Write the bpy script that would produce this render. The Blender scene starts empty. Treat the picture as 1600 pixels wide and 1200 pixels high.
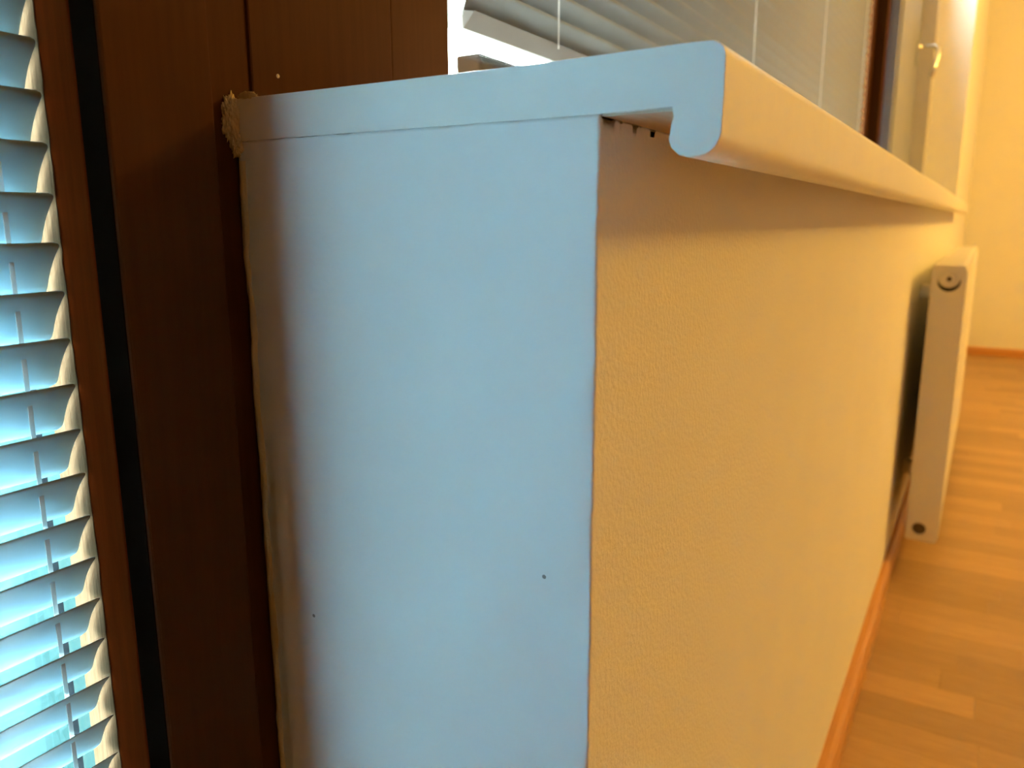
import bpy, bmesh, math, random
from mathutils import Vector, Matrix, noise

random.seed(7)
S = bpy.context.scene
COL = S.collection

# ------------------------------------------------------------------ camera
FPX = 1236.5                       # focal length in pixels of the 1600 px wide frame
PITCH, YAW, ROLL = 0.203, 0.537, -0.0025
CAMPOS = Vector((0.1314, -0.286, 0.78))
F = Vector((-math.sin(YAW) * math.cos(PITCH), math.cos(YAW) * math.cos(PITCH), -math.sin(PITCH)))
R0 = Vector((math.cos(YAW), math.sin(YAW), 0.0))
U0 = R0.cross(F)
R = R0 * math.cos(ROLL) + U0 * math.sin(ROLL)
U = U0 * math.cos(ROLL) - R0 * math.sin(ROLL)
cam = bpy.data.cameras.new('camera')
cam.sensor_width = 36.0
cam.lens = FPX / 1600.0 * 36.0
cam.clip_start = 0.01
cam.dof.use_dof = True
cam.dof.focus_distance = 0.40
cam.dof.aperture_fstop = 10.0
camo = bpy.data.objects.new('camera', cam)
M = Matrix((R, U, -F)).transposed().to_4x4()
M.translation = CAMPOS
camo.matrix_world = M
COL.objects.link(camo)
S.camera = camo

# ------------------------------------------------------------------ world, lights, exposure
W = bpy.data.worlds.new('overcast_sky')
S.world = W
W.use_nodes = True
bg = W.node_tree.nodes['Background']
bg.inputs['Color'].default_value = (0.80, 0.87, 0.84, 1)
bg.inputs['Strength'].default_value = 66.0

def lamp(name, kind, loc, energy, color, radius=0.1, size=None, rot=None, portal=False):
    l = bpy.data.lights.new(name, kind)
    l.energy = energy
    l.color = color
    if kind == 'AREA':
        l.shape = 'RECTANGLE'
        l.size, l.size_y = size
        if portal:
            l.cycles.is_portal = True
    else:
        l.shadow_soft_size = radius
    o = bpy.data.objects.new(name, l)
    o.location = loc
    if rot:
        o.rotation_euler = rot
    COL.objects.link(o)
    return o

# the room's ceiling lamp (above and to the right of the frame)
lamp('ceiling_lamp_light', 'POINT', (2.06, 2.72, 2.27), 119.0, (1.0, 0.55, 0.085), radius=0.11)
lamp('ceiling_lamp_light', 'POINT', (1.76, 2.55, 2.27), 62.0, (1.0, 0.55, 0.085), radius=0.11)
# portals only guide the sky light through the glazing
lamp('door_portal', 'AREA', (-0.33, -0.52, 1.05), 1.0, (1, 1, 1), size=(0.95, 2.1), rot=(0, -math.pi / 2, math.pi), portal=True)
lamp('window_portal', 'AREA', (-0.33, 1.7, 1.5), 1.0, (1, 1, 1), size=(3.2, 1.4), rot=(0, -math.pi / 2, math.pi), portal=True)
for o in COL.objects:
    if o.type == 'LIGHT' and o.data.type == 'AREA':
        # point local -Z to +X (into the room), local X along world Y
        m = Matrix(((0, 0, -1), (1, 0, 0), (0, -1, 0))).to_4x4()
        m.translation = o.location
        o.matrix_world = m

S.view_settings.view_transform = 'Standard'
S.view_settings.look = 'None'
S.view_settings.gamma = 1.0
S.view_settings.use_curve_mapping = False
S.view_settings.exposure = 0.0
S.cycles.use_denoising = True
S.cycles.max_bounces = 9
S.cycles.diffuse_bounces = 6
S.cycles.transparent_max_bounces = 12
S.cycles.sample_clamp_indirect = 0.0

# ------------------------------------------------------------------ materials
def mat(name):
    m = bpy.data.materials.new(name)
    m.use_nodes = True
    nt = m.node_tree
    return m, nt, nt.nodes['Principled BSDF']

def node(nt, kind, **kw):
    n = nt.nodes.new(kind)
    for k, v in kw.items():
        if k in n.inputs:
            n.inputs[k].default_value = v
        else:
            setattr(n, k, v)
    return n

def paint(name, c1, c2, rough=0.5, bump=0.0, bscale=300.0, cscale=20.0, bump2=0.0, b2scale=20.0, spec=0.4):
    m, nt, b = mat(name)
    L = nt.links.new
    tc = node(nt, 'ShaderNodeTexCoord')
    n1 = node(nt, 'ShaderNodeTexNoise'); n1.inputs['Scale'].default_value = cscale; n1.inputs['Detail'].default_value = 6
    L(tc.outputs['Object'], n1.inputs['Vector'])
    mx = node(nt, 'ShaderNodeMix', data_type='RGBA')
    mx.inputs[6].default_value = (*c1, 1); mx.inputs[7].default_value = (*c2, 1)
    L(n1.outputs['Fac'], mx.inputs[0]); L(mx.outputs[2], b.inputs['Base Color'])
    b.inputs['Roughness'].default_value = rough
    b.inputs['Specular IOR Level'].default_value = spec
    last = None
    for st, sc in ((bump, bscale), (bump2, b2scale)):
        if st > 0:
            nn = node(nt, 'ShaderNodeTexNoise'); nn.inputs['Scale'].default_value = sc; nn.inputs['Detail'].default_value = 3
            L(tc.outputs['Object'], nn.inputs['Vector'])
            bp = node(nt, 'ShaderNodeBump'); bp.inputs['Strength'].default_value = st; bp.inputs['Distance'].default_value = 1.0 / sc * 0.5
            L(nn.outputs['Fac'], bp.inputs['Height'])
            if last: L(last.outputs['Normal'], bp.inputs['Normal'])
            last = bp
    if last: L(last.outputs['Normal'], b.inputs['Normal'])
    return m

def wood(name, c1, c2, rough=0.4, grain_axis=2, scale=14.0, stretch=14.0, bump=0.15, random_mode=None, spread=0.0, coat=0.0, spec=0.4):
    """grain running along grain_axis of the object's own coordinates"""
    m, nt, b = mat(name)
    L = nt.links.new
    tc = node(nt, 'ShaderNodeTexCoord')
    mp = node(nt, 'ShaderNodeMapping')
    sc = [stretch, stretch, stretch]; sc[grain_axis] = 1.0
    mp.inputs['Scale'].default_value = sc
    L(tc.outputs['Object'], mp.inputs['Vector'])
    n1 = node(nt, 'ShaderNodeTexNoise'); n1.inputs['Scale'].default_value = scale; n1.inputs['Detail'].default_value = 8
    n1.inputs['Roughness'].default_value = 0.65
    L(mp.outputs['Vector'], n1.inputs['Vector'])
    rp = node(nt, 'ShaderNodeMapRange'); rp.inputs['From Min'].default_value = 0.3; rp.inputs['From Max'].default_value = 0.7
    L(n1.outputs['Fac'], rp.inputs['Value'])
    mx = node(nt, 'ShaderNodeMix', data_type='RGBA')
    mx.inputs[6].default_value = (*c1, 1); mx.inputs[7].default_value = (*c2, 1)
    L(rp.outputs['Result'], mx.inputs[0])
    out = mx.outputs[2]
    if random_mode:
        if random_mode == 'object':
            rnd = node(nt, 'ShaderNodeObjectInfo').outputs['Random']
        else:
            rnd = node(nt, 'ShaderNodeNewGeometry').outputs['Random Per Island']
        mr = node(nt, 'ShaderNodeMapRange'); mr.inputs['To Min'].default_value = 1 - spread; mr.inputs['To Max'].default_value = 1 + spread * 0.6
        L(rnd, mr.inputs['Value'])
        hs = node(nt, 'ShaderNodeHueSaturation')
        L(mr.outputs['Result'], hs.inputs['Value']); L(out, hs.inputs['Color'])
        out = hs.outputs['Color']
    L(out, b.inputs['Base Color'])
    b.inputs['Roughness'].default_value = rough
    b.inputs['Coat Weight'].default_value = coat
    b.inputs['Specular IOR Level'].default_value = spec
    if bump > 0:
        bp = node(nt, 'ShaderNodeBump'); bp.inputs['Strength'].default_value = bump; bp.inputs['Distance'].default_value = 0.0006
        L(n1.outputs['Fac'], bp.inputs['Height']); L(bp.outputs['Normal'], b.inputs['Normal'])
    return m

def metal(name, c, rough=0.3, metallic=1.0):
    m, nt, b = mat(name)
    tc = node(nt, 'ShaderNodeTexCoord')
    n1 = node(nt, 'ShaderNodeTexNoise'); n1.inputs['Scale'].default_value = 60
    nt.links.new(tc.outputs['Object'], n1.inputs['Vector'])
    mr = node(nt, 'ShaderNodeMapRange'); mr.inputs['To Min'].default_value = rough * 0.85; mr.inputs['To Max'].default_value = rough * 1.15
    nt.links.new(n1.outputs['Fac'], mr.inputs['Value']); nt.links.new(mr.outputs['Result'], b.inputs['Roughness'])
    b.inputs['Base Color'].default_value = (*c, 1); b.inputs['Metallic'].default_value = metallic
    return m

def glass(name):
    m = bpy.data.materials.new(name); m.use_nodes = True
    nt = m.node_tree; nt.nodes.clear()
    out = node(nt, 'ShaderNodeOutputMaterial'); mx = node(nt, 'ShaderNodeMixShader')
    tr = node(nt, 'ShaderNodeBsdfTransparent'); tr.inputs['Color'].default_value = (0.95, 0.98, 0.97, 1)
    gl = node(nt, 'ShaderNodeBsdfGlossy'); gl.inputs['Roughness'].default_value = 0.02
    lw = node(nt, 'ShaderNodeLayerWeight'); lw.inputs['Blend'].default_value = 0.5
    pw = node(nt, 'ShaderNodeMath', operation='POWER'); pw.inputs[1].default_value = 5.0
    fr = node(nt, 'ShaderNodeMath', operation='MULTIPLY_ADD'); fr.inputs[1].default_value = 0.96; fr.inputs[2].default_value = 0.04
    nt.links.new(lw.outputs['Facing'], pw.inputs[0]); nt.links.new(pw.outputs[0], fr.inputs[0])
    nt.links.new(fr.outputs[0], mx.inputs[0]); nt.links.new(tr.outputs[0], mx.inputs[1]); nt.links.new(gl.outputs[0], mx.inputs[2])
    nt.links.new(mx.outputs[0], out.inputs['Surface'])
    return m

def cordmat(name):
    m, nt, b = mat(name)
    b.inputs['Base Color'].default_value = (0.85, 0.86, 0.86, 1); b.inputs['Roughness'].default_value = 0.8
    tc = node(nt, 'ShaderNodeTexCoord'); wv = node(nt, 'ShaderNodeTexWave'); wv.inputs['Scale'].default_value = 400
    nt.links.new(tc.outputs['Object'], wv.inputs['Vector'])
    bp = node(nt, 'ShaderNodeBump'); bp.inputs['Strength'].default_value = 0.2; bp.inputs['Distance'].default_value = 0.0003
    nt.links.new(wv.outputs['Fac'], bp.inputs['Height']); nt.links.new(bp.outputs['Normal'], b.inputs['Normal'])
    tr = node(nt, 'ShaderNodeBsdfTranslucent'); tr.inputs['Color'].default_value = (0.8, 0.82, 0.82, 1)
    mx = node(nt, 'ShaderNodeMixShader'); mx.inputs[0].default_value = 0.5
    out = [n for n in nt.nodes if n.type == 'OUTPUT_MATERIAL'][0]
    nt.links.new(b.outputs[0], mx.inputs[1]); nt.links.new(tr.outputs[0], mx.inputs[2]); nt.links.new(mx.outputs[0], out.inputs['Surface'])
    return m

MT = {
    'plaster': paint('wall_plaster', (0.80, 0.79, 0.77), (0.76, 0.75, 0.72), 0.75, 0.40, 330, 9, spec=0.25),
    'toned_wall': paint('toned_unseen_wall', (0.52, 0.47, 0.41), (0.46, 0.41, 0.35), 0.85, 0.1, 200, 12),  # unseen walls toned brown to cut warm bounce on the end face
    'endplaster': paint('end_plaster', (0.80, 0.80, 0.79), (0.74, 0.74, 0.73), 0.5, 0.06, 500, 14, 0.10, 45, spec=0.35),
    'white': paint('white_gloss_paint', (0.80, 0.79, 0.76), (0.76, 0.75, 0.71), 0.32, 0.05, 350, 25, 0.05, 60),
    'ceiling': paint('ceiling_paint', (0.8, 0.8, 0.78), (0.77, 0.77, 0.75), 0.8, 0.1, 200, 6),
    'dark': wood('dark_stained_wood', (0.066, 0.0220, 0.0060), (0.050, 0.0160, 0.0042), 0.6, 2, 9, 22, 0.08, spec=0.04),
    'dark2': wood('dark_stained_sash', (0.125, 0.021, 0.0038), (0.085, 0.014, 0.0026), 0.7, 2, 9, 22, 0.10, spec=0.0),
    'groove': paint('groove_shade_black', (0.007, 0.004, 0.003), (0.005, 0.003, 0.002), 0.9, spec=0.0),  # near-black stands in for groove shade, also used on the outer rail
    'pale': wood('bare_pine', (0.17, 0.115, 0.070), (0.08, 0.052, 0.030), 0.7, 2, 30, 20, 0.5, spec=0.0),
    'beige': wood('painted_beige_leaf', (0.25, 0.27, 0.34), (0.23, 0.245, 0.31), 0.4, 2, 5, 10, 0.05),
    'beige_lifted': wood('lifted_leaf_paint', (0.52, 0.50, 0.50), (0.48, 0.46, 0.46), 0.4, 2, 5, 10, 0.05),  # leaf paint made lighter, to lift the dimly lit side frame
    'gapshade': paint('gap_shade_black', (0.020, 0.014, 0.010), (0.012, 0.008, 0.006), 0.95, 0.3, 300, 200, spec=0.0),  # near-black, paints the shade inside the wall-top cracks
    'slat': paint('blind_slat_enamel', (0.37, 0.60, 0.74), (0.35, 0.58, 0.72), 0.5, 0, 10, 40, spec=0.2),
    'slat_shaded': paint('shaded_slat_enamel', (0.27, 0.30, 0.31), (0.24, 0.27, 0.28), 0.55, 0, 10, 40),  # slat enamel darkened in colour, for dimmer lamplight on the window blind
    'rail': paint('grey_bottom_rail', (0.11, 0.10, 0.09), (0.10, 0.09, 0.08), 0.5),
    'tape': paint('dark_ladder_tape', (0.03, 0.03, 0.035), (0.02, 0.02, 0.025), 0.8),
    'cord': cordmat('blind_cord'),
    'glass': glass('window_glass'),
    'rad': paint('radiator_enamel', (0.86, 0.83, 0.78), (0.83, 0.80, 0.74), 0.35, 0, 10, 12),
    'blackhole': paint('dark_opening', (0.02, 0.015, 0.01), (0.015, 0.01, 0.008), 0.9),
    'steel': metal('brushed_aluminium', (0.80, 0.80, 0.80), 0.25),
    'brass': paint('dull_brass_plug', (0.16, 0.11, 0.06), (0.10, 0.07, 0.04), 0.5),
    'foam': paint('filler_foam', (0.66, 0.52, 0.33), (0.46, 0.34, 0.20), 0.9, 0.6, 500, 160, 0.6, 120),
    'caulk': paint('tan_caulk', (0.62, 0.50, 0.33), (0.46, 0.36, 0.23), 0.8, 0.4, 600, 60),
    'skirt': wood('orange_pine_skirting', (0.56, 0.27, 0.085), (0.47, 0.21, 0.06), 0.4, 1, 12, 16, 0.1),
    'stave': wood('parquet_stave', (0.46, 0.290, 0.140), (0.36, 0.210, 0.092), 0.40, 0, 12, 16, 0.06, 'object', 0.18),
    'stavef': wood('parquet_field', (0.46, 0.290, 0.140), (0.36, 0.210, 0.092), 0.40, 0, 12, 16, 0.06, 'island', 0.18),
    'sub': paint('subfloor', (0.10, 0.05, 0.02), (0.08, 0.04, 0.015), 0.9),
    'outground': paint('dark_outside_ground', (0.007, 0.021, 0.024), (0.006, 0.018, 0.020), 0.9, 0, 1, 0.8, spec=0.0),  # near-black cyan, tuned so the gaps between slats read cyan
    'outwall': paint('facade_render', (0.55, 0.55, 0.53), (0.5, 0.5, 0.48), 0.9, 0.2, 80, 3),
    'rawwood': wood('unpainted_underside', (0.60, 0.50, 0.38), (0.45, 0.36, 0.26), 0.6, 1, 14, 12, 0.2),
}

def add_nicks(m):
    """a few tiny chips in the paint"""
    nt = m.node_tree; b = nt.nodes['Principled BSDF']
    src = b.inputs['Base Color'].links[0].from_socket
    tc = node(nt, 'ShaderNodeTexCoord')
    vo = node(nt, 'ShaderNodeTexVoronoi'); vo.inputs['Scale'].default_value = 26.0
    nt.links.new(tc.outputs['Object'], vo.inputs['Vector'])
    lt = node(nt, 'ShaderNodeMath', operation='LESS_THAN'); lt.inputs[1].default_value = 0.028
    nt.links.new(vo.outputs['Distance'], lt.inputs[0])
    mx = node(nt, 'ShaderNodeMix', data_type='RGBA'); mx.inputs[7].default_value = (0.25, 0.23, 0.21, 1)
    nt.links.new(lt.outputs[0], mx.inputs[0]); nt.links.new(src, mx.inputs[6]); nt.links.new(mx.outputs[2], b.inputs['Base Color'])
add_nicks(MT['endplaster'])

# ------------------------------------------------------------------ mesh helpers
def link(name, verts, faces, m=None, parent=None, smooth=False, mats=None, fm=None):
    me = bpy.data.meshes.new(name)
    me.from_pydata([tuple(v) for v in verts], [], faces)
    bm = bmesh.new(); bm.from_mesh(me)
    bmesh.ops.recalc_face_normals(bm, faces=bm.faces)
    bm.to_mesh(me); bm.free()
    for x in (mats or [m]):
        if x: me.materials.append(MT[x] if isinstance(x, str) else x)
    if fm:
        for p, i in zip(me.polygons, fm): p.material_index = i
    if smooth:
        for p in me.polygons: p.use_smooth = True
    o = bpy.data.objects.new(name, me)
    COL.objects.link(o)
    if parent: o.parent = parent
    return o

def bevel(o, w, seg=2, angle=0.6):
    md = o.modifiers.new('bevel', 'BEVEL'); md.width = w; md.segments = seg
    md.limit_method = 'ANGLE'; md.angle_limit = angle
    return o

BOXF = [(0, 1, 3, 2), (4, 6, 7, 5), (0, 4, 5, 1), (2, 3, 7, 6), (0, 2, 6, 4), (1, 5, 7, 3)]
def boxv(a, b):
    return [(x, y, z) for x in (a[0], b[0]) for y in (a[1], b[1]) for z in (a[2], b[2])]

def box(name, a, b, m, parent=None, bv=0.0, seg=2):
    o = link(name, boxv(a, b), BOXF, m, parent)
    if bv: bevel(o, bv, seg)
    return o

def boxes(name, lst, m, parent=None, bv=0.0):
    V, Fc = [], []
    for a, b in lst:
        n = len(V); V += boxv(a, b); Fc += [tuple(i + n for i in f) for f in BOXF]
    o = link(name, V, Fc, m, parent)
    if bv: bevel(o, bv)
    return o

def prism_y(name, prof, ys, m, parent=None, smooth=False, jitter=None, **kw):
    """profile of (x, z) swept along the list of y positions"""
    n = len(prof); V = []
    for k, y in enumerate(ys):
        for (x, z) in prof:
            V.append((x, y, z) if not jitter else jitter(x, y, z))
    Fc = []
    for k in range(len(ys) - 1):
        for i in range(n):
            j = (i + 1) % n
            Fc.append((k * n + i, k * n + j, (k + 1) * n + j, (k + 1) * n + i))
    Fc.append(tuple(range(n))); Fc.append(tuple((len(ys) - 1) * n + i for i in range(n)))
    return link(name, V, Fc, m, parent, smooth, **kw)

def prism_z(name, prof, z0, z1, m, parent=None, bv=0.0):
    n = len(prof)
    V = [(x, y, z0) for x, y in prof] + [(x, y, z1) for x, y in prof]
    Fc = [(i, (i + 1) % n, n + (i + 1) % n, n + i) for i in range(n)] + [tuple(range(n)), tuple(range(n, 2 * n))]
    o = link(name, V, Fc, m, parent)
    if bv: bevel(o, bv)
    return o

def tube(name, pts, rad, m, parent=None, seg=10, radii=None):
    pts = [Vector(p) for p in pts]; V, Fc = [], []
    for k, p in enumerate(pts):
        d = (pts[min(k + 1, len(pts) - 1)] - pts[max(k - 1, 0)]).normalized()
        a = d.orthogonal().normalized() if k == 0 else (a - d * a.dot(d)).normalized()
        b = d.cross(a); r = radii[k] if radii else rad
        for i in range(seg):
            t = 2 * math.pi * i / seg
            V.append(p + (a * math.cos(t) + b * math.sin(t)) * r)
    for k in range(len(pts) - 1):
        for i in range(seg):
            j = (i + 1) % seg
            Fc.append((k * seg + i, k * seg + j, (k + 1) * seg + j, (k + 1) * seg + i))
    Fc.append(tuple(range(seg))); Fc.append(tuple((len(pts) - 1) * seg + i for i in range(seg)))
    return link(name, V, Fc, m, parent, True)

def lathe_y(name, c, prof, m, parent=None, seg=28):
    """ring profile of (radius, y) around an axis parallel to y through c"""
    V, Fc = [], []
    for r, y in prof:
        for i in range(seg):
            t = 2 * math.pi * i / seg
            V.append((c[0] + r * math.cos(t), y, c[1] + r * math.sin(t)))
    for k in range(len(prof) - 1):
        for i in range(seg):
            j = (i + 1) % seg
            Fc.append((k * seg + i, k * seg + j, (k + 1) * seg + j, (k + 1) * seg + i))
    if prof[-1][0] < 0.002: Fc.append(tuple((len(prof) - 1) * seg + i for i in range(seg)))
    return link(name, V, Fc, m, parent, True)

def empty(name, loc=(0, 0, 0)):
    o = bpy.data.objects.new(name, None); o.location = loc; o.empty_display_size = 0.05
    COL.objects.link(o); return o

def attach(ch, parent):
    ch.parent = parent
    ch.matrix_parent_inverse = Matrix.Translation(-parent.location)
    return ch

def tag(o, label=None, cat=None, group=None, kind=None):
    if label: o['label'] = label
    if cat: o['category'] = cat
    if group: o['group'] = group
    if kind: o['kind'] = kind
    return o

def struct(o, label=None, cat=None):
    o['kind'] = 'structure'
    if label: o['label'] = label
    if cat: o['category'] = cat
    return o

# ------------------------------------------------------------------ key dimensions
D = -0.199           # plane of the window wood / back of the parapet
ZB, ZT = 0.8195, 0.840   # underside and top of the sill
YJ = 3.32            # far window jamb
YF = 5.10            # far wall
XR, YB, ZC = 4.6, -4.6, 2.55
HEAD = 2.15          # window head

# ------------------------------------------------------------------ setting: walls, floor, ceiling
def parapet():
    """end face (y=0), rounded corner and room face of the wall under the sill, one surface"""
    plan = []
    NE = 46
    for i in range(NE + 1):
        t = i / NE
        plan.append(('e', -0.199 + t * 0.1977))
    for a in (22, 45, 68):
        plan.append(('c', a))
    ys = [0.0013 + 0.0011 * i for i in range(60)] + [0.07, 0.1, 0.16, 0.3, 0.6, 1.2, 2.4, YF]
    plan += [('f', y) for y in ys]
    zs = []
    z = 0.0
    while z < 0.42: zs.append(z); z += 0.04
    while z < ZB - 0.001: zs.append(z); z += 0.0045
    zs.append(ZB)
    V = []
    def dip(y):
        d = 0.0
        for a, b, h in ((0.0006, 0.0160, 0.0042), (0.0185, 0.0222, 0.0026), (0.0310, 0.0385, 0.0046), (0.0402, 0.0420, 0.0022), (0.0515, 0.0590, 0.0046)):
            if a < y < b:
                t = (y - a) / (b - a)
                d = max(d, h * min(1, 3.5 * t * (1 - t)) * (0.9 + 0.35 * noise.noise(Vector((y * 230, 3.3, 0)))))
        return d
    for k, z in enumerate(zs):
        top = k == len(zs) - 1
        cj = 0.0005 * noise.noise(Vector((3.1, z * 24, 0))) + 0.00035 * noise.noise(Vector((7.7, z * 190, 0)))
        for kind, q in plan:
            if kind == 'e':
                x, y = q, 0.0
                y += 0.00045 * noise.noise(Vector((x * 30, z * 22, 1.0))) + 0.0002 * noise.noise(Vector((x * 120, z * 90, 4.0)))
                d = x + 0.199
                # dried smears and a raised lime line near the window wood
                if d < 0.06:
                    w = max(0.0, 1 - d / 0.06)
                    y -= 0.0008 * w * max(0, noise.noise(Vector((x * 160, z * 70, 9.0))))
                    rl = 0.012 + 0.0015 * noise.noise(Vector((z * 20, 2.2, 0)))
                    if z < 0.665: y -= 0.0017 * math.exp(-((d - rl) / 0.0022) ** 2)
                # cracked strip right below the sill
                if z > ZB - 0.03:
                    y -= 0.0005 * noise.noise(Vector((x * 200, z * 260, 5.0)))
                if q > -0.006: x += cj
                V.append((x, y, z - (0.0004 if top and noise.noise(Vector((x * 90, 0, 0))) > 0 else 0)))
            elif kind == 'c':
                a = math.radians(q); r = 0.0013
                V.append((-r + r * math.sin(a) + cj, r - r * math.cos(a), z))
            else:
                x = cj if q < 0.006 else cj * max(0, 1 - q / 0.05)
                zz = z
                if top: zz -= dip(q)
                V.append((x, q, zz))
    n = len(plan); Fc = []
    for k in range(len(zs) - 1):
        for i in range(n - 1):
            Fc.append((k * n + i, k * n + i + 1, (k + 1) * n + i + 1, (k + 1) * n + i))
    # back and far sides
    b0 = len(V); V += [(D, YF, 0), (D, YF, ZB)]
    Fc.append((n - 1, b0, b0 + 1, (len(zs) - 1) * n + n - 1))
    Fc.append((0, (len(zs) - 1) * n, b0 + 1, b0))
    fm = []
    for k in range(len(zs) - 1):
        for i in range(n - 1):
            fm.append(0 if plan[i][0] in ('e', 'c') else 1)
    Fc.append(tuple(list(range(n)) + [b0]))
    Fc.append(tuple([(len(zs) - 1) * n + i for i in range(n)] + [b0 + 1]))
    fm += [1, 1, 1, 1]
    return link('wall_left', V, Fc, None, None, True, mats=['endplaster', 'plaster'], fm=fm)

wl = struct(parapet())
box('gap_shade_block', (-0.030, 0.0030, ZB - 0.0075), (-0.0012, 0.075, ZB - 0.0002), 'gapshade', wl)  # dark backing added so the cracks under the sill read as shadow
struct(box('wall_outer', (-0.36, 0.0, -0.05), (-0.262, YJ, ZT - 0.012), 'outwall'))
struct(box('wall_left_near', (-0.36, YB, 0), (D, -0.98, ZC), 'toned_wall'))
struct(box('wall_left_header', (-0.262, -0.98, HEAD), (0.0, YJ, ZC), 'plaster'))
struct(box('wall_left_far', (-0.36, YJ, ZB), (0.0, YF, ZC), 'plaster'))
struct(box('wall_far', (-0.36, YF, 0), (XR, YF + 0.12, ZC), 'plaster'))
struct(box('wall_right', (XR, YB, 0), (XR + 0.12, YF + 0.12, ZC), 'toned_wall'))
struct(box('wall_back', (-0.36, YB - 0.12, 0), (XR + 0.12, YB, ZC), 'toned_wall'))
struct(box('ceiling', (-0.36, YB - 0.12, ZC), (XR + 0.12, YF + 0.12, ZC + 0.1), 'ceiling'))
fl = struct(box('floor', (-0.36, YB - 0.12, -0.14), (XR + 0.12, YF + 0.12, -0.012), 'sub'))

# parquet: strips run across the room (along x)
SW, SLN, TH = 0.069, 0.40, 0.012
fieldV, fieldF = [], []
cache = {}
row = 0
y = YB
while y < YF:
    y1 = min(y + SW, YF)
    x = 0.001 - random.random() * SLN
    if y < -0.2: x -= 0.2
    while x < XR:
        ln = SLN * random.choice((0.7, 0.85, 1.0, 1.0, 1.1))
        a, b = max(x, -0.198 if y < -0.02 else 0.0015), min(x + ln, XR)
        x += ln
        if b - a < 0.01: continue
        g = 0.0003
        near = 0.60 < y < 2.9 and a < 0.66
        if near:
            key = (round(b - a, 4), round(y1 - y, 4))
            if key not in cache:
                V = boxv((0, g, -TH), (b - a - 2 * g, y1 - y - g, 0))
                V = [(vx, vy, vz) for vx, vy, vz in V]
                o = link('parquet_stave', V, BOXF, 'stave')
                cache[key] = o.data
            else:
                o = bpy.data.objects.new('parquet_stave', cache[key]); COL.objects.link(o)
            o.parent = fl
            o.location = (a + g, y, random.uniform(-0.0002, 0.0002))
        else:
            n = len(fieldV)
            fieldV += boxv((a + g, y + g, -TH), (b - g, y1 - g, random.uniform(-0.0002, 0.0002)))
            fieldF += [tuple(i + n for i in f) for f in BOXF]
    y = y1; row += 1
tag(link('parquet_field', fieldV, fieldF, 'stavef', fl), kind='stuff')

# skirting boards
def skirt_prof(s):
    return [(0.0, 0.0), (0.020, 0.0), (0.020, 0.030), (0.016, 0.040), (0.010, 0.045), (0.0, 0.046)]
bl = struct(prism_y('baseboard_left', skirt_prof(1), [0.004, 1.362], 'skirt'))
b2 = prism_y('skirting_length', [(x * 0.82, z * 0.97) for x, z in skirt_prof(1)], [1.364, YF], 'skirt', bl)
def far_skirt():
    p = skirt_prof(1); n = len(p)
    V = [(0.02, YF - q, z) for q, z in p] + [(XR, YF - q, z) for q, z in p]
    Fc = [(i, (i + 1) % n, n + (i + 1) % n, n + i) for i in range(n)] + [tuple(range(n)), tuple(range(n, 2 * n))]
    return link('baseboard_far', V, Fc, 'skirt')
struct(far_skirt())
struct(box('balcony_floor', (-2.0, -6.0, -0.20), (-0.37, 6.0, -0.05), 'outground'))
struct(box('ground_outside', (-60, -60, -4.2), (-2.2, 60, -4.0), 'outground'))

# ------------------------------------------------------------------ window_1: dark wooden frame, blind niche, vent leaf
win = struct(empty('window_1', (D, 1.6, ZT)))
def wpart(o): return attach(o, win)
XO = -0.258      # plane of the pane
wpart(box('frame_post', (-0.262, 0.0115, ZT - 0.012), (D, 0.1245, HEAD), 'dark', bv=0.0012))
wpart(box('joint_strip', (-0.262, -0.014, 0.0), (D - 0.0015, 0.0113, HEAD), 'dark'))
wpart(box('sash_stile', (-0.262, 0.1252, ZT - 0.004), (D - 0.002, 0.1905, HEAD), 'dark', bv=0.003, seg=3))
wpart(box('mullion', (-0.262, 2.36, ZT - 0.004), (-0.186, 2.415, HEAD), 'dark', bv=0.003))
wpart(box('sash_stile', (-0.262, 2.30, ZT - 0.004), (-0.215, 2.36, HEAD), 'dark', bv=0.003))
wpart(box('top_rail', (-0.262, 0.1905, HEAD - 0.06), (D - 0.002, 2.30, HEAD), 'dark2', bv=0.003))
wpart(box('bottom_rail', (-0.262, 0.1905, ZT - 0.012), (-0.244, 2.30, ZT + 0.022), 'dark2', bv=0.002))
wpart(box('pane', (XO - 0.002, 0.19, ZT + 0.02), (XO + 0.002, 2.30, HEAD - 0.055), 'glass'))
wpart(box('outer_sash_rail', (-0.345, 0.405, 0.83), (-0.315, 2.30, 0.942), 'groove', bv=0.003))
wpart(box('outer_bead', (-0.312, 0.20, 0.950), (-0.285, 2.30, 0.968), 'white', bv=0.003))
leaf = wpart(box('vent_leaf', (-0.225, 2.418, ZT + 0.004), (-0.170, 3.215, 1.74), 'beige', bv=0.004))
wpart(box('pane', (-0.222, 2.418, 1.74), (-0.218, 3.215, HEAD), 'glass'))  # unseen clear pane, added to throw daylight on the far jamb
def sub(o):
    o.parent = leaf
    o.matrix_parent_inverse = leaf.matrix_parent_inverse.copy() @ Matrix.Identity(4)
    o.matrix_parent_inverse = (Matrix.Translation(win.location) @ leaf.matrix_parent_inverse).inverted()
    return o
sub(box('leaf_moulding', (-0.170, 2.52, 0.9), (-0.162, 2.60, 1.56), 'beige', bv=0.003))
sub(box('leaf_moulding', (-0.170, 2.42, 0.85), (-0.160, 2.452, 1.60), 'beige', bv=0.003))
sub(box('handle_plate', (-0.170, 3.105, 1.335), (-0.162, 3.135, 1.42), 'steel', bv=0.002))
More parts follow.
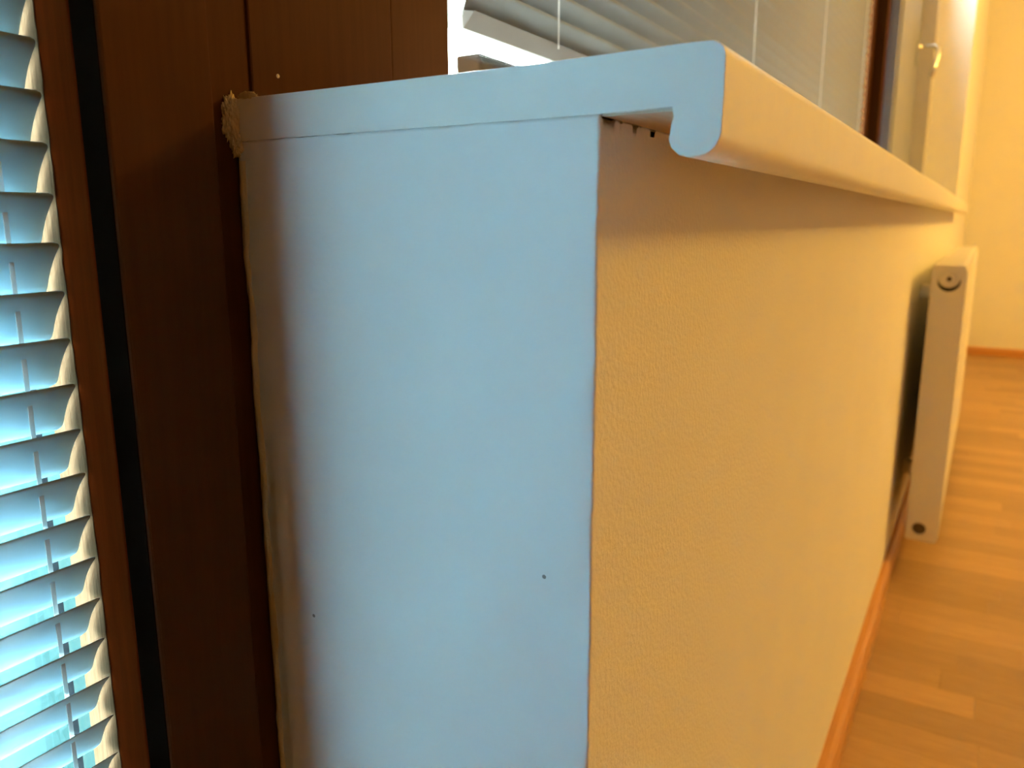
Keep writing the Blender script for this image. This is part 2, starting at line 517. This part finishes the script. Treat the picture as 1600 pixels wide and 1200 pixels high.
sub(tube('handle_lever', [(-0.165, 3.12, 1.398), (-0.13, 3.12, 1.398), (-0.110, 3.118, 1.396), (-0.100, 3.114, 1.385), (-0.098, 3.105, 1.36), (-0.103, 3.09, 1.325), (-0.112, 3.07, 1.285)],
         0.008, 'steel', seg=12, radii=[0.008, 0.008, 0.009, 0.0095, 0.009, 0.009, 0.0085]))
tag(leaf, 'beige painted narrow ventilation leaf with metal lever handle')
wpart(box('side_frame', (-0.262, 3.217, ZT + 0.002), (-0.118, YJ - 0.001, HEAD), 'beige_lifted', bv=0.003))
wpart(tube('paint_fleck', [(D - 0.0003, 0.0292, 0.8549), (D + 0.0003, 0.0292, 0.8549)], 0.0011, 'caulk', seg=8))

# ------------------------------------------------------------------ balcony door side: dark post board, sash, niche
door = struct(empty('door_1', (D, -0.5, 0)))
def dpart(o): return attach(o, door)
YS = -0.0812    # niche side seen beside the blind
dpart(box('post_board', (D - 0.012, -0.0800, 0.0), (D + 0.016, -0.0260, HEAD), 'dark', bv=0.0015))
dpart(box('groove_shade_strip', (D - 0.012, -0.0806, 0.0), (D + 0.0145, -0.0800, HEAD), 'groove'))  # added black strip, paints the dark groove beside the board
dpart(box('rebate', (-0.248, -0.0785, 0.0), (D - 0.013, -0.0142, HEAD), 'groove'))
dpart(box('sash_stile', (-0.2265, YS, 0.0), (D - 0.001, -0.0785, HEAD), 'dark2', bv=0.0012, seg=3))
# bare niche lining with a ragged stain edge
def lining():
    V, Fc = [], []
    zs = [i * 0.006 for i in range(int(HEAD / 0.006))]
    for z in zs:
        w = 0.0009 * noise.noise(Vector((z * 90, 0.3, 0))) + 0.0006 * noise.noise(Vector((z * 300, 4.3, 0)))
        V += [(-0.2235 + w, YS - 0.0004, z), (-0.247, YS - 0.0004, z), (-0.2235 + w, YS + 0.003, z), (-0.247, YS + 0.003, z)]
    for k in range(len(zs) - 1):
        a, b = 4 * k, 4 * k + 4
        Fc += [(a, a + 1, b + 1, b), (a + 2, b + 2, b + 3, a + 3), (a, b, b + 2, a + 2), (a + 1, a + 3, b + 3, b + 1)]
    return link('niche_lining', V, Fc, 'pale')
dpart(lining())
dpart(box('sash_stile', (-0.262, -0.98, 0.0), (D - 0.001, -0.90, HEAD), 'dark2', bv=0.003))
dpart(box('bottom_rail', (-0.262, -0.90, 0.0), (D - 0.001, YS, 0.12), 'dark2', bv=0.003))
dpart(box('top_rail', (-0.262, -0.90, HEAD - 0.06), (D - 0.001, YS, HEAD), 'dark2', bv=0.003))
dpart(box('pane', (-0.254, -0.90, 0.12), (-0.250, -0.079, HEAD - 0.06), 'glass'))
tag(door, 'dark stained balcony door frame left of the white parapet wall')
tag(win, 'dark stained window frame above the white sill')

# ------------------------------------------------------------------ venetian blinds
CH = 0.0290
def slat_mesh(length, TILT):
    nu = 8; r = 0.0035; th = 0.00035
    rows = []
    V, Fc = [], []
    def ends(u):
        d = min(u, 1 - u) * CH
        ins = 0.0 if d >= r else r - math.sqrt(max(0, r * r - (r - d) ** 2))
        return ins
    us = [0, 0.03, 0.07, 0.12, 0.25, 0.4, 0.55, 0.7, 0.85, 0.93, 0.97, 1.0]
    for side in (0, 1):
        for u in us:
            s = u * CH
            crown = 0.0022 * (1 - (2 * u - 1) ** 2) + (th if side else 0)
            # along the slat: outwards and down, crown towards outside-up
            x = -s * math.cos(TILT) - crown * math.sin(TILT) * -1 * -1
            z = -s * math.sin(TILT) + crown * math.cos(TILT)
            i = ends(u)
            V += [(x, i, z), (x, 0.5 * length, z), (x, length - i, z)]
    n = len(us)
    for side in (0, 1):
        o = side * n * 3
        for k in range(n - 1):
            for j in range(2):
                a = o + k * 3 + j
                Fc.append((a, a + 1, a + 4, a + 3))
    # edges
    o = n * 3
    for k in range(n - 1):
        Fc.append((k * 3, k * 3 + 3, o + k * 3 + 3, o + k * 3)); Fc.append((k * 3 + 2, o + k * 3 + 2, o + k * 3 + 5, k * 3 + 5))
    for e in (0, (n - 1) * 3):
        for j in range(2): Fc.append((e + j, e + j + 1, o + e + j + 1, o + e + j))
    return V, Fc

def blind(name, label, y0, y1, ztop, zend, xs, cords, phase, cap, tilt, sm):
    root = empty(name, (xs, y0, ztop))
    tag(root, label, 'blind', 'white venetian blinds')
    V, Fc = slat_mesh(y1 - y0, math.radians(tilt))
    me = None; z = phase
    while z < ztop - 0.03: z += 0.021
    z -= 0.021
    while z > zend:
        if me is None:
            o = link('slat', V, Fc, sm, None, True); me = o.data
        else:
            o = bpy.data.objects.new('slat', me); COL.objects.link(o)
        o.parent = root
        o.location = (0, 0, z - ztop)
        zl = z
        z -= 0.021
    hr = box('head_rail', (xs - 0.026, y0, ztop - 0.028), (xs, y1, ztop), sm, bv=0.002); attach(hr, root)
    for cy, dx, w in cords:
        if w > 0:
            c = box('lift_cord', (xs + dx - 0.0003, cy - w / 2, zl - 0.03), (xs + dx + 0.0003, cy + w / 2, ztop - 0.02), 'cord')
            c2 = box('ladder_tape', (xs - 0.0215, cy + 0.0072, zl - 0.03), (xs - 0.0207, cy + 0.0102, ztop - 0.02), 'tape'); attach(c2, root)
        else:
            c = tube('ladder_cord', [(xs + dx, cy, zl - 0.025), (xs + dx, cy, ztop - 0.02)], 0.0006, 'cord', seg=6)
        attach(c, root)
    if cap:
        br = prism_y('bottom_rail', [(0.0, 0.0), (-0.0095, -0.0118), (-0.0112, -0.0110), (-0.0125, -0.0020), (-0.0100, 0.0012)], [0.0, 0.002, y1 - y0 - 0.002, y1 - y0], 'rail',
                     jitter=lambda x, y, z: (x, y + (0.003 if y < 0.001 and x > -0.003 else 0), z))
        br.parent = root; br.location = (0, 0, 0.9352 - ztop)
    return root

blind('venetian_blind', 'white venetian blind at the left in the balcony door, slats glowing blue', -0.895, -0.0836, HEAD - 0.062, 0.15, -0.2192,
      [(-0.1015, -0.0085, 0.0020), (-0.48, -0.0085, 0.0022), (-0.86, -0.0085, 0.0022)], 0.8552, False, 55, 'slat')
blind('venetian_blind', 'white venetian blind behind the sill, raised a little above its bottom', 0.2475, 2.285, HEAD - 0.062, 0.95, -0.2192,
      [(0.385, 0.0006, 0), (1.05, 0.0006, 0), (1.62, 0.0006, 0), (2.2, 0.0006, 0)], 0.9562, True, 70, 'slat_shaded')

# ------------------------------------------------------------------ the window sill with its dropped nose
def arc(cx, cz, r, a0, a1, n):
    return [(cx + r * math.cos(math.radians(a0 + (a1 - a0) * i / n)), cz + r * math.sin(math.radians(a0 + (a1 - a0) * i / n))) for i in range(n + 1)]
def sill():
    prof = [(-0.1995, ZB), (-0.1995, ZT)]
    prof += [(-0.10, ZT), (-0.03, ZT + 0.0001), (0.01, ZT + 0.0008), (0.030, ZT + 0.0012)]
    prof += arc(0.0412, ZT - 0.0046, 0.0058, 88, 4, 7)
    prof += [(0.0470, 0.826), (0.0468, 0.815)]
    prof += arc(0.0380, 0.8112, 0.0087, -5, -80, 7)
    prof += [(0.0345, 0.8024), (0.0312, 0.8034), (0.0287, 0.8056), (0.0277, 0.8085), (0.0282, 0.8125), (0.0290, 0.8165), (0.0286, ZB + 0.0006)]
    prof += [(0.015, ZB + 0.0002), (0.0, ZB)]
    ys = [-0.0004, 0.0006, 0.003, 0.008, 0.016, 0.03, 0.06, 0.12, 0.3, 1.0, 2.0, YJ - 0.001]
    def jit(x, y, z):
        if y < 0.001 and 0.027 < x < 0.0295 and z < ZB:      # ragged inner edge of the sawn end
            x += 0.0009 * noise.noise(Vector((z * 500, 1, 2)))
        if y < 0.0: # eased arris of the sawn end
            x = 0.0 + (x - 0.0) * 0.9985; z = 0.822 + (z - 0.822) * 0.985
        return (x, y, z)
    o = prism_y('window_sill', prof, ys, 'white', None, False, jit)
    me = o.data
    for p in me.polygons:
        p.use_smooth = abs(p.normal.y) < 0.5 and p.center.x > 0.03
    return o
sl = sill()
tag(sl, 'white painted window sill with rounded drop nose on the parapet wall', 'window sill')
box('underside_strip', (0.0005, 0.0015, ZB - 0.0007), (0.0282, 0.10, ZB + 0.0003), 'rawwood', sl)

# sill filler and caulk at the window wood
def lump(name, base, n, size, m, stretch=(1, 1, 1), seed=0):
    bm = bmesh.new()
    rnd = random.Random(seed)
    bmesh.ops.create_icosphere(bm, subdivisions=5, radius=1.0)
    for v in bm.verts:
        c = v.co.copy()
        f = 1 + 0.30 * noise.noise(c * 1.9 + Vector((seed, 0, 0))) + 0.24 * noise.noise(c * 5.3 + Vector((0, seed, 0))) + 0.20 * noise.noise(c * 13.0) + 0.10 * noise.noise(c * 27.0)
        v.co = Vector((c.x * stretch[0], c.y * stretch[1], c.z * stretch[2])) * f * size
        v.co += Vector(base)
    me = bpy.data.meshes.new(name); bm.to_mesh(me); bm.free()
    for p in me.polygons: p.use_smooth = True
    me.materials.append(MT[m])
    o = bpy.data.objects.new(name, me); COL.objects.link(o)
    return o
fm_root = lump('foam_filler', (-0.2005, -0.0025, 0.830), 5, 0.0105, 'foam', (0.42, 0.5, 1.0), 3)
tag(fm_root, 'crumbly beige filler squeezed out at the left end of the sill', 'filler')
fm2 = lump('foam_crumb', (-0.1985, -0.0012, 0.8185), 5, 0.0062, 'foam', (0.45, 0.5, 1.0), 9); fm2.parent = fm_root
fm3 = lump('foam_crumb', (-0.1905, 0.0005, 0.8408), 5, 0.0035, 'foam', (1.6, 0.6, 0.5), 12); fm3.parent = fm_root

def caulk():
    V, Fc = [], []; zs = []
    z = 0.0
    while z < 0.8105: zs.append(z); z += 0.003
    for k, z in enumerate(zs):
        w = 0.0066 + 0.0012 * noise.noise(Vector((z * 30, 0, 3))) + 0.0004 * noise.noise(Vector((z * 160, 0, 3)))
        l = 0.0012 * noise.noise(Vector((z * 24, 5, 3))) + 0.0006 * noise.noise(Vector((z * 120, 5, 3)))
        x0 = -0.2005 + l; x1 = x0 + w
        for i in range(7):
            t = i / 6
            V.append((x0 + (x1 - x0) * t, 0.0012 - 0.0028 * math.sin(math.pi * min(1, t * 0.92 + 0.08)) * (1 + 0.3 * noise.noise(Vector((z * 60, t * 3, 0)))), z))
    for k in range(len(zs) - 1):
        for i in range(6):
            Fc.append((k * 7 + i, k * 7 + i + 1, k * 7 + i + 8, k * 7 + i + 7))
        Fc.append((k * 7 + 6, k * 7, k * 7 + 7, k * 7 + 13))
    return link('caulk_bead', V, Fc, 'caulk', None, True)
tag(caulk(), 'tan dried caulk bead along the left edge of the grey wall end', 'caulk')

# ------------------------------------------------------------------ radiator
rx0, rx1, ry0, ry1, rz0, rz1 = 0.034, 0.098, 1.59, 3.02, 0.085, 0.688
rad = empty('radiator', (0.066, ry0, 0.0))
tag(rad, 'white panel radiator hung on the wall below the sill', 'radiator')
def rp(o): return attach(o, rad)
def fluted(name, xa, out):
    n = 42; pts = []
    y = ry0 + 0.012; step = (ry1 - ry0 - 0.024) / n
    for i in range(n):
        pts += [(xa, y), (xa, y + step * 0.55), (xa - out, y + step * 0.68), (xa - out, y + step * 0.87)]
        y += step
    pts.append((xa, y))
    th = 0.0016 if out > 0 else -0.0016
    prof = pts + [(px - th * 4, py) for px, py in reversed(pts)]
    return prism_z(name, prof, rz0 + 0.006, rz1 - 0.012, 'rad')
rp(fluted('front_panel', rx1, 0.004))
rp(fluted('back_panel', rx0 + 0.012, 0.004))
# end cover with two round openings
def endcover():
    bm = bmesh.new()
    nseg = 24
    outer = [(rx0, rz0 + 0.004), (rx0 + 0.004, rz0), (rx1 - 0.006, rz0), (rx1 - 0.002, rz0 + 0.004), (rx1 - 0.002, rz1 - 0.006), (rx1 - 0.006, rz1), (rx0 + 0.004, rz1), (rx0, rz1 - 0.005)]
    holes = [((0.0670, 0.6560), 0.0215), ((0.0600, 0.1120), 0.0165)]
    ed = []
    def ring(pts):
        vs = [bm.verts.new((p[0], ry0, p[1])) for p in pts]
        return [bm.edges.new((vs[i], vs[(i + 1) % len(vs)])) for i in range(len(vs))]
    ed += ring(outer)
    for (cx, cz), r in holes:
        ed += ring([(cx + r * math.cos(2 * math.pi * i / nseg), cz + r * math.sin(2 * math.pi * i / nseg)) for i in range(nseg)])
    bmesh.ops.triangle_fill(bm, use_beauty=True, use_dissolve=False, edges=ed)
    me = bpy.data.meshes.new('end_cover'); bm.to_mesh(me); bm.free()
    me.materials.append(MT['rad'])
    o = bpy.data.objects.new('end_cover', me); COL.objects.link(o)
    md = o.modifiers.new('solid', 'SOLIDIFY'); md.thickness = 0.0015; md.offset = 0
    return o
rp(endcover())
rp(box('end_cover', (rx0, ry1 - 0.002, rz0), (rx1 - 0.002, ry1, rz1), 'rad', bv=0.002))
gr = [((rx0 + 0.002, ry0 + 0.001, rz1 - 0.004), (rx0 + 0.008, ry1, rz1)), ((rx1 - 0.010, ry0 + 0.001, rz1 - 0.004), (rx1 - 0.004, ry1, rz1))]
yy = ry0 + 0.01
while yy < ry1:
    gr.append(((rx0 + 0.008, yy, rz1 - 0.004), (rx1 - 0.010, yy + 0.012, rz1 - 0.0006))); yy += 0.0165
rp(boxes('top_grille', gr, 'rad'))
for (cx, cz, r) in ((0.0670, 0.6560, 0.0225), (0.0600, 0.1120, 0.0172)):
    rp(lathe_y('recess_cup', (cx, cz), [(r, ry0 + 0.0008), (r, ry0 + 0.016), (0.0001, ry0 + 0.017)], 'blackhole'))  # near-black colour stands in for the shade inside the openings
rp(lathe_y('added_cover_plate', (0.0670, 0.6625), [(0.0205, ry0 + 0.010), (0.0205, ry0 + 0.0016), (0.0195, ry0 + 0.0012), (0.0001, ry0 + 0.0020)], 'rad'))  # plate added so only a crescent of the dark cup shows
rp(lathe_y('bleed_plug', (0.0670, 0.6605), [(0.0050, ry0 + 0.001), (0.0055, ry0 - 0.006), (0.0100, ry0 - 0.006), (0.0120, ry0 - 0.003), (0.0125, ry0 + 0.002), (0.001, ry0 + 0.002)], 'rad'))
rp(lathe_y('bleed_screw', (0.0670, 0.6605), [(0.0054, ry0 + 0.001), (0.0054, ry0 - 0.002), (0.0030, ry0 - 0.0022), (0.0001, ry0 - 0.0018)], 'brass'))
rp(lathe_y('plug_ring', (0.0600, 0.1120), [(0.0135, ry0 + 0.003), (0.0140, ry0 - 0.003), (0.0205, ry0 - 0.002), (0.0215, ry0 + 0.0005)], 'rad'))
rp(lathe_y('blanking_plug', (0.0600, 0.1120), [(0.0136, ry0 + 0.008), (0.0130, ry0 + 0.003), (0.0085, ry0 + 0.001), (0.007, ry0 + 0.004), (0.0001, ry0 + 0.004)], 'brass'))
for by in (1.85, 2.75):
    rp(box('wall_bracket', (0.0, by, 0.60), (rx0 + 0.002, by + 0.03, 0.63), 'rad', bv=0.002))
    rp(box('wall_bracket', (0.0, by, 0.16), (rx0 + 0.002, by + 0.03, 0.19), 'rad', bv=0.002))
rp(tube('supply_pipe', [(0.018, 1.95, 0.13), (0.018, YF - 0.05, 0.13)], 0.0085, 'rad', seg=12))
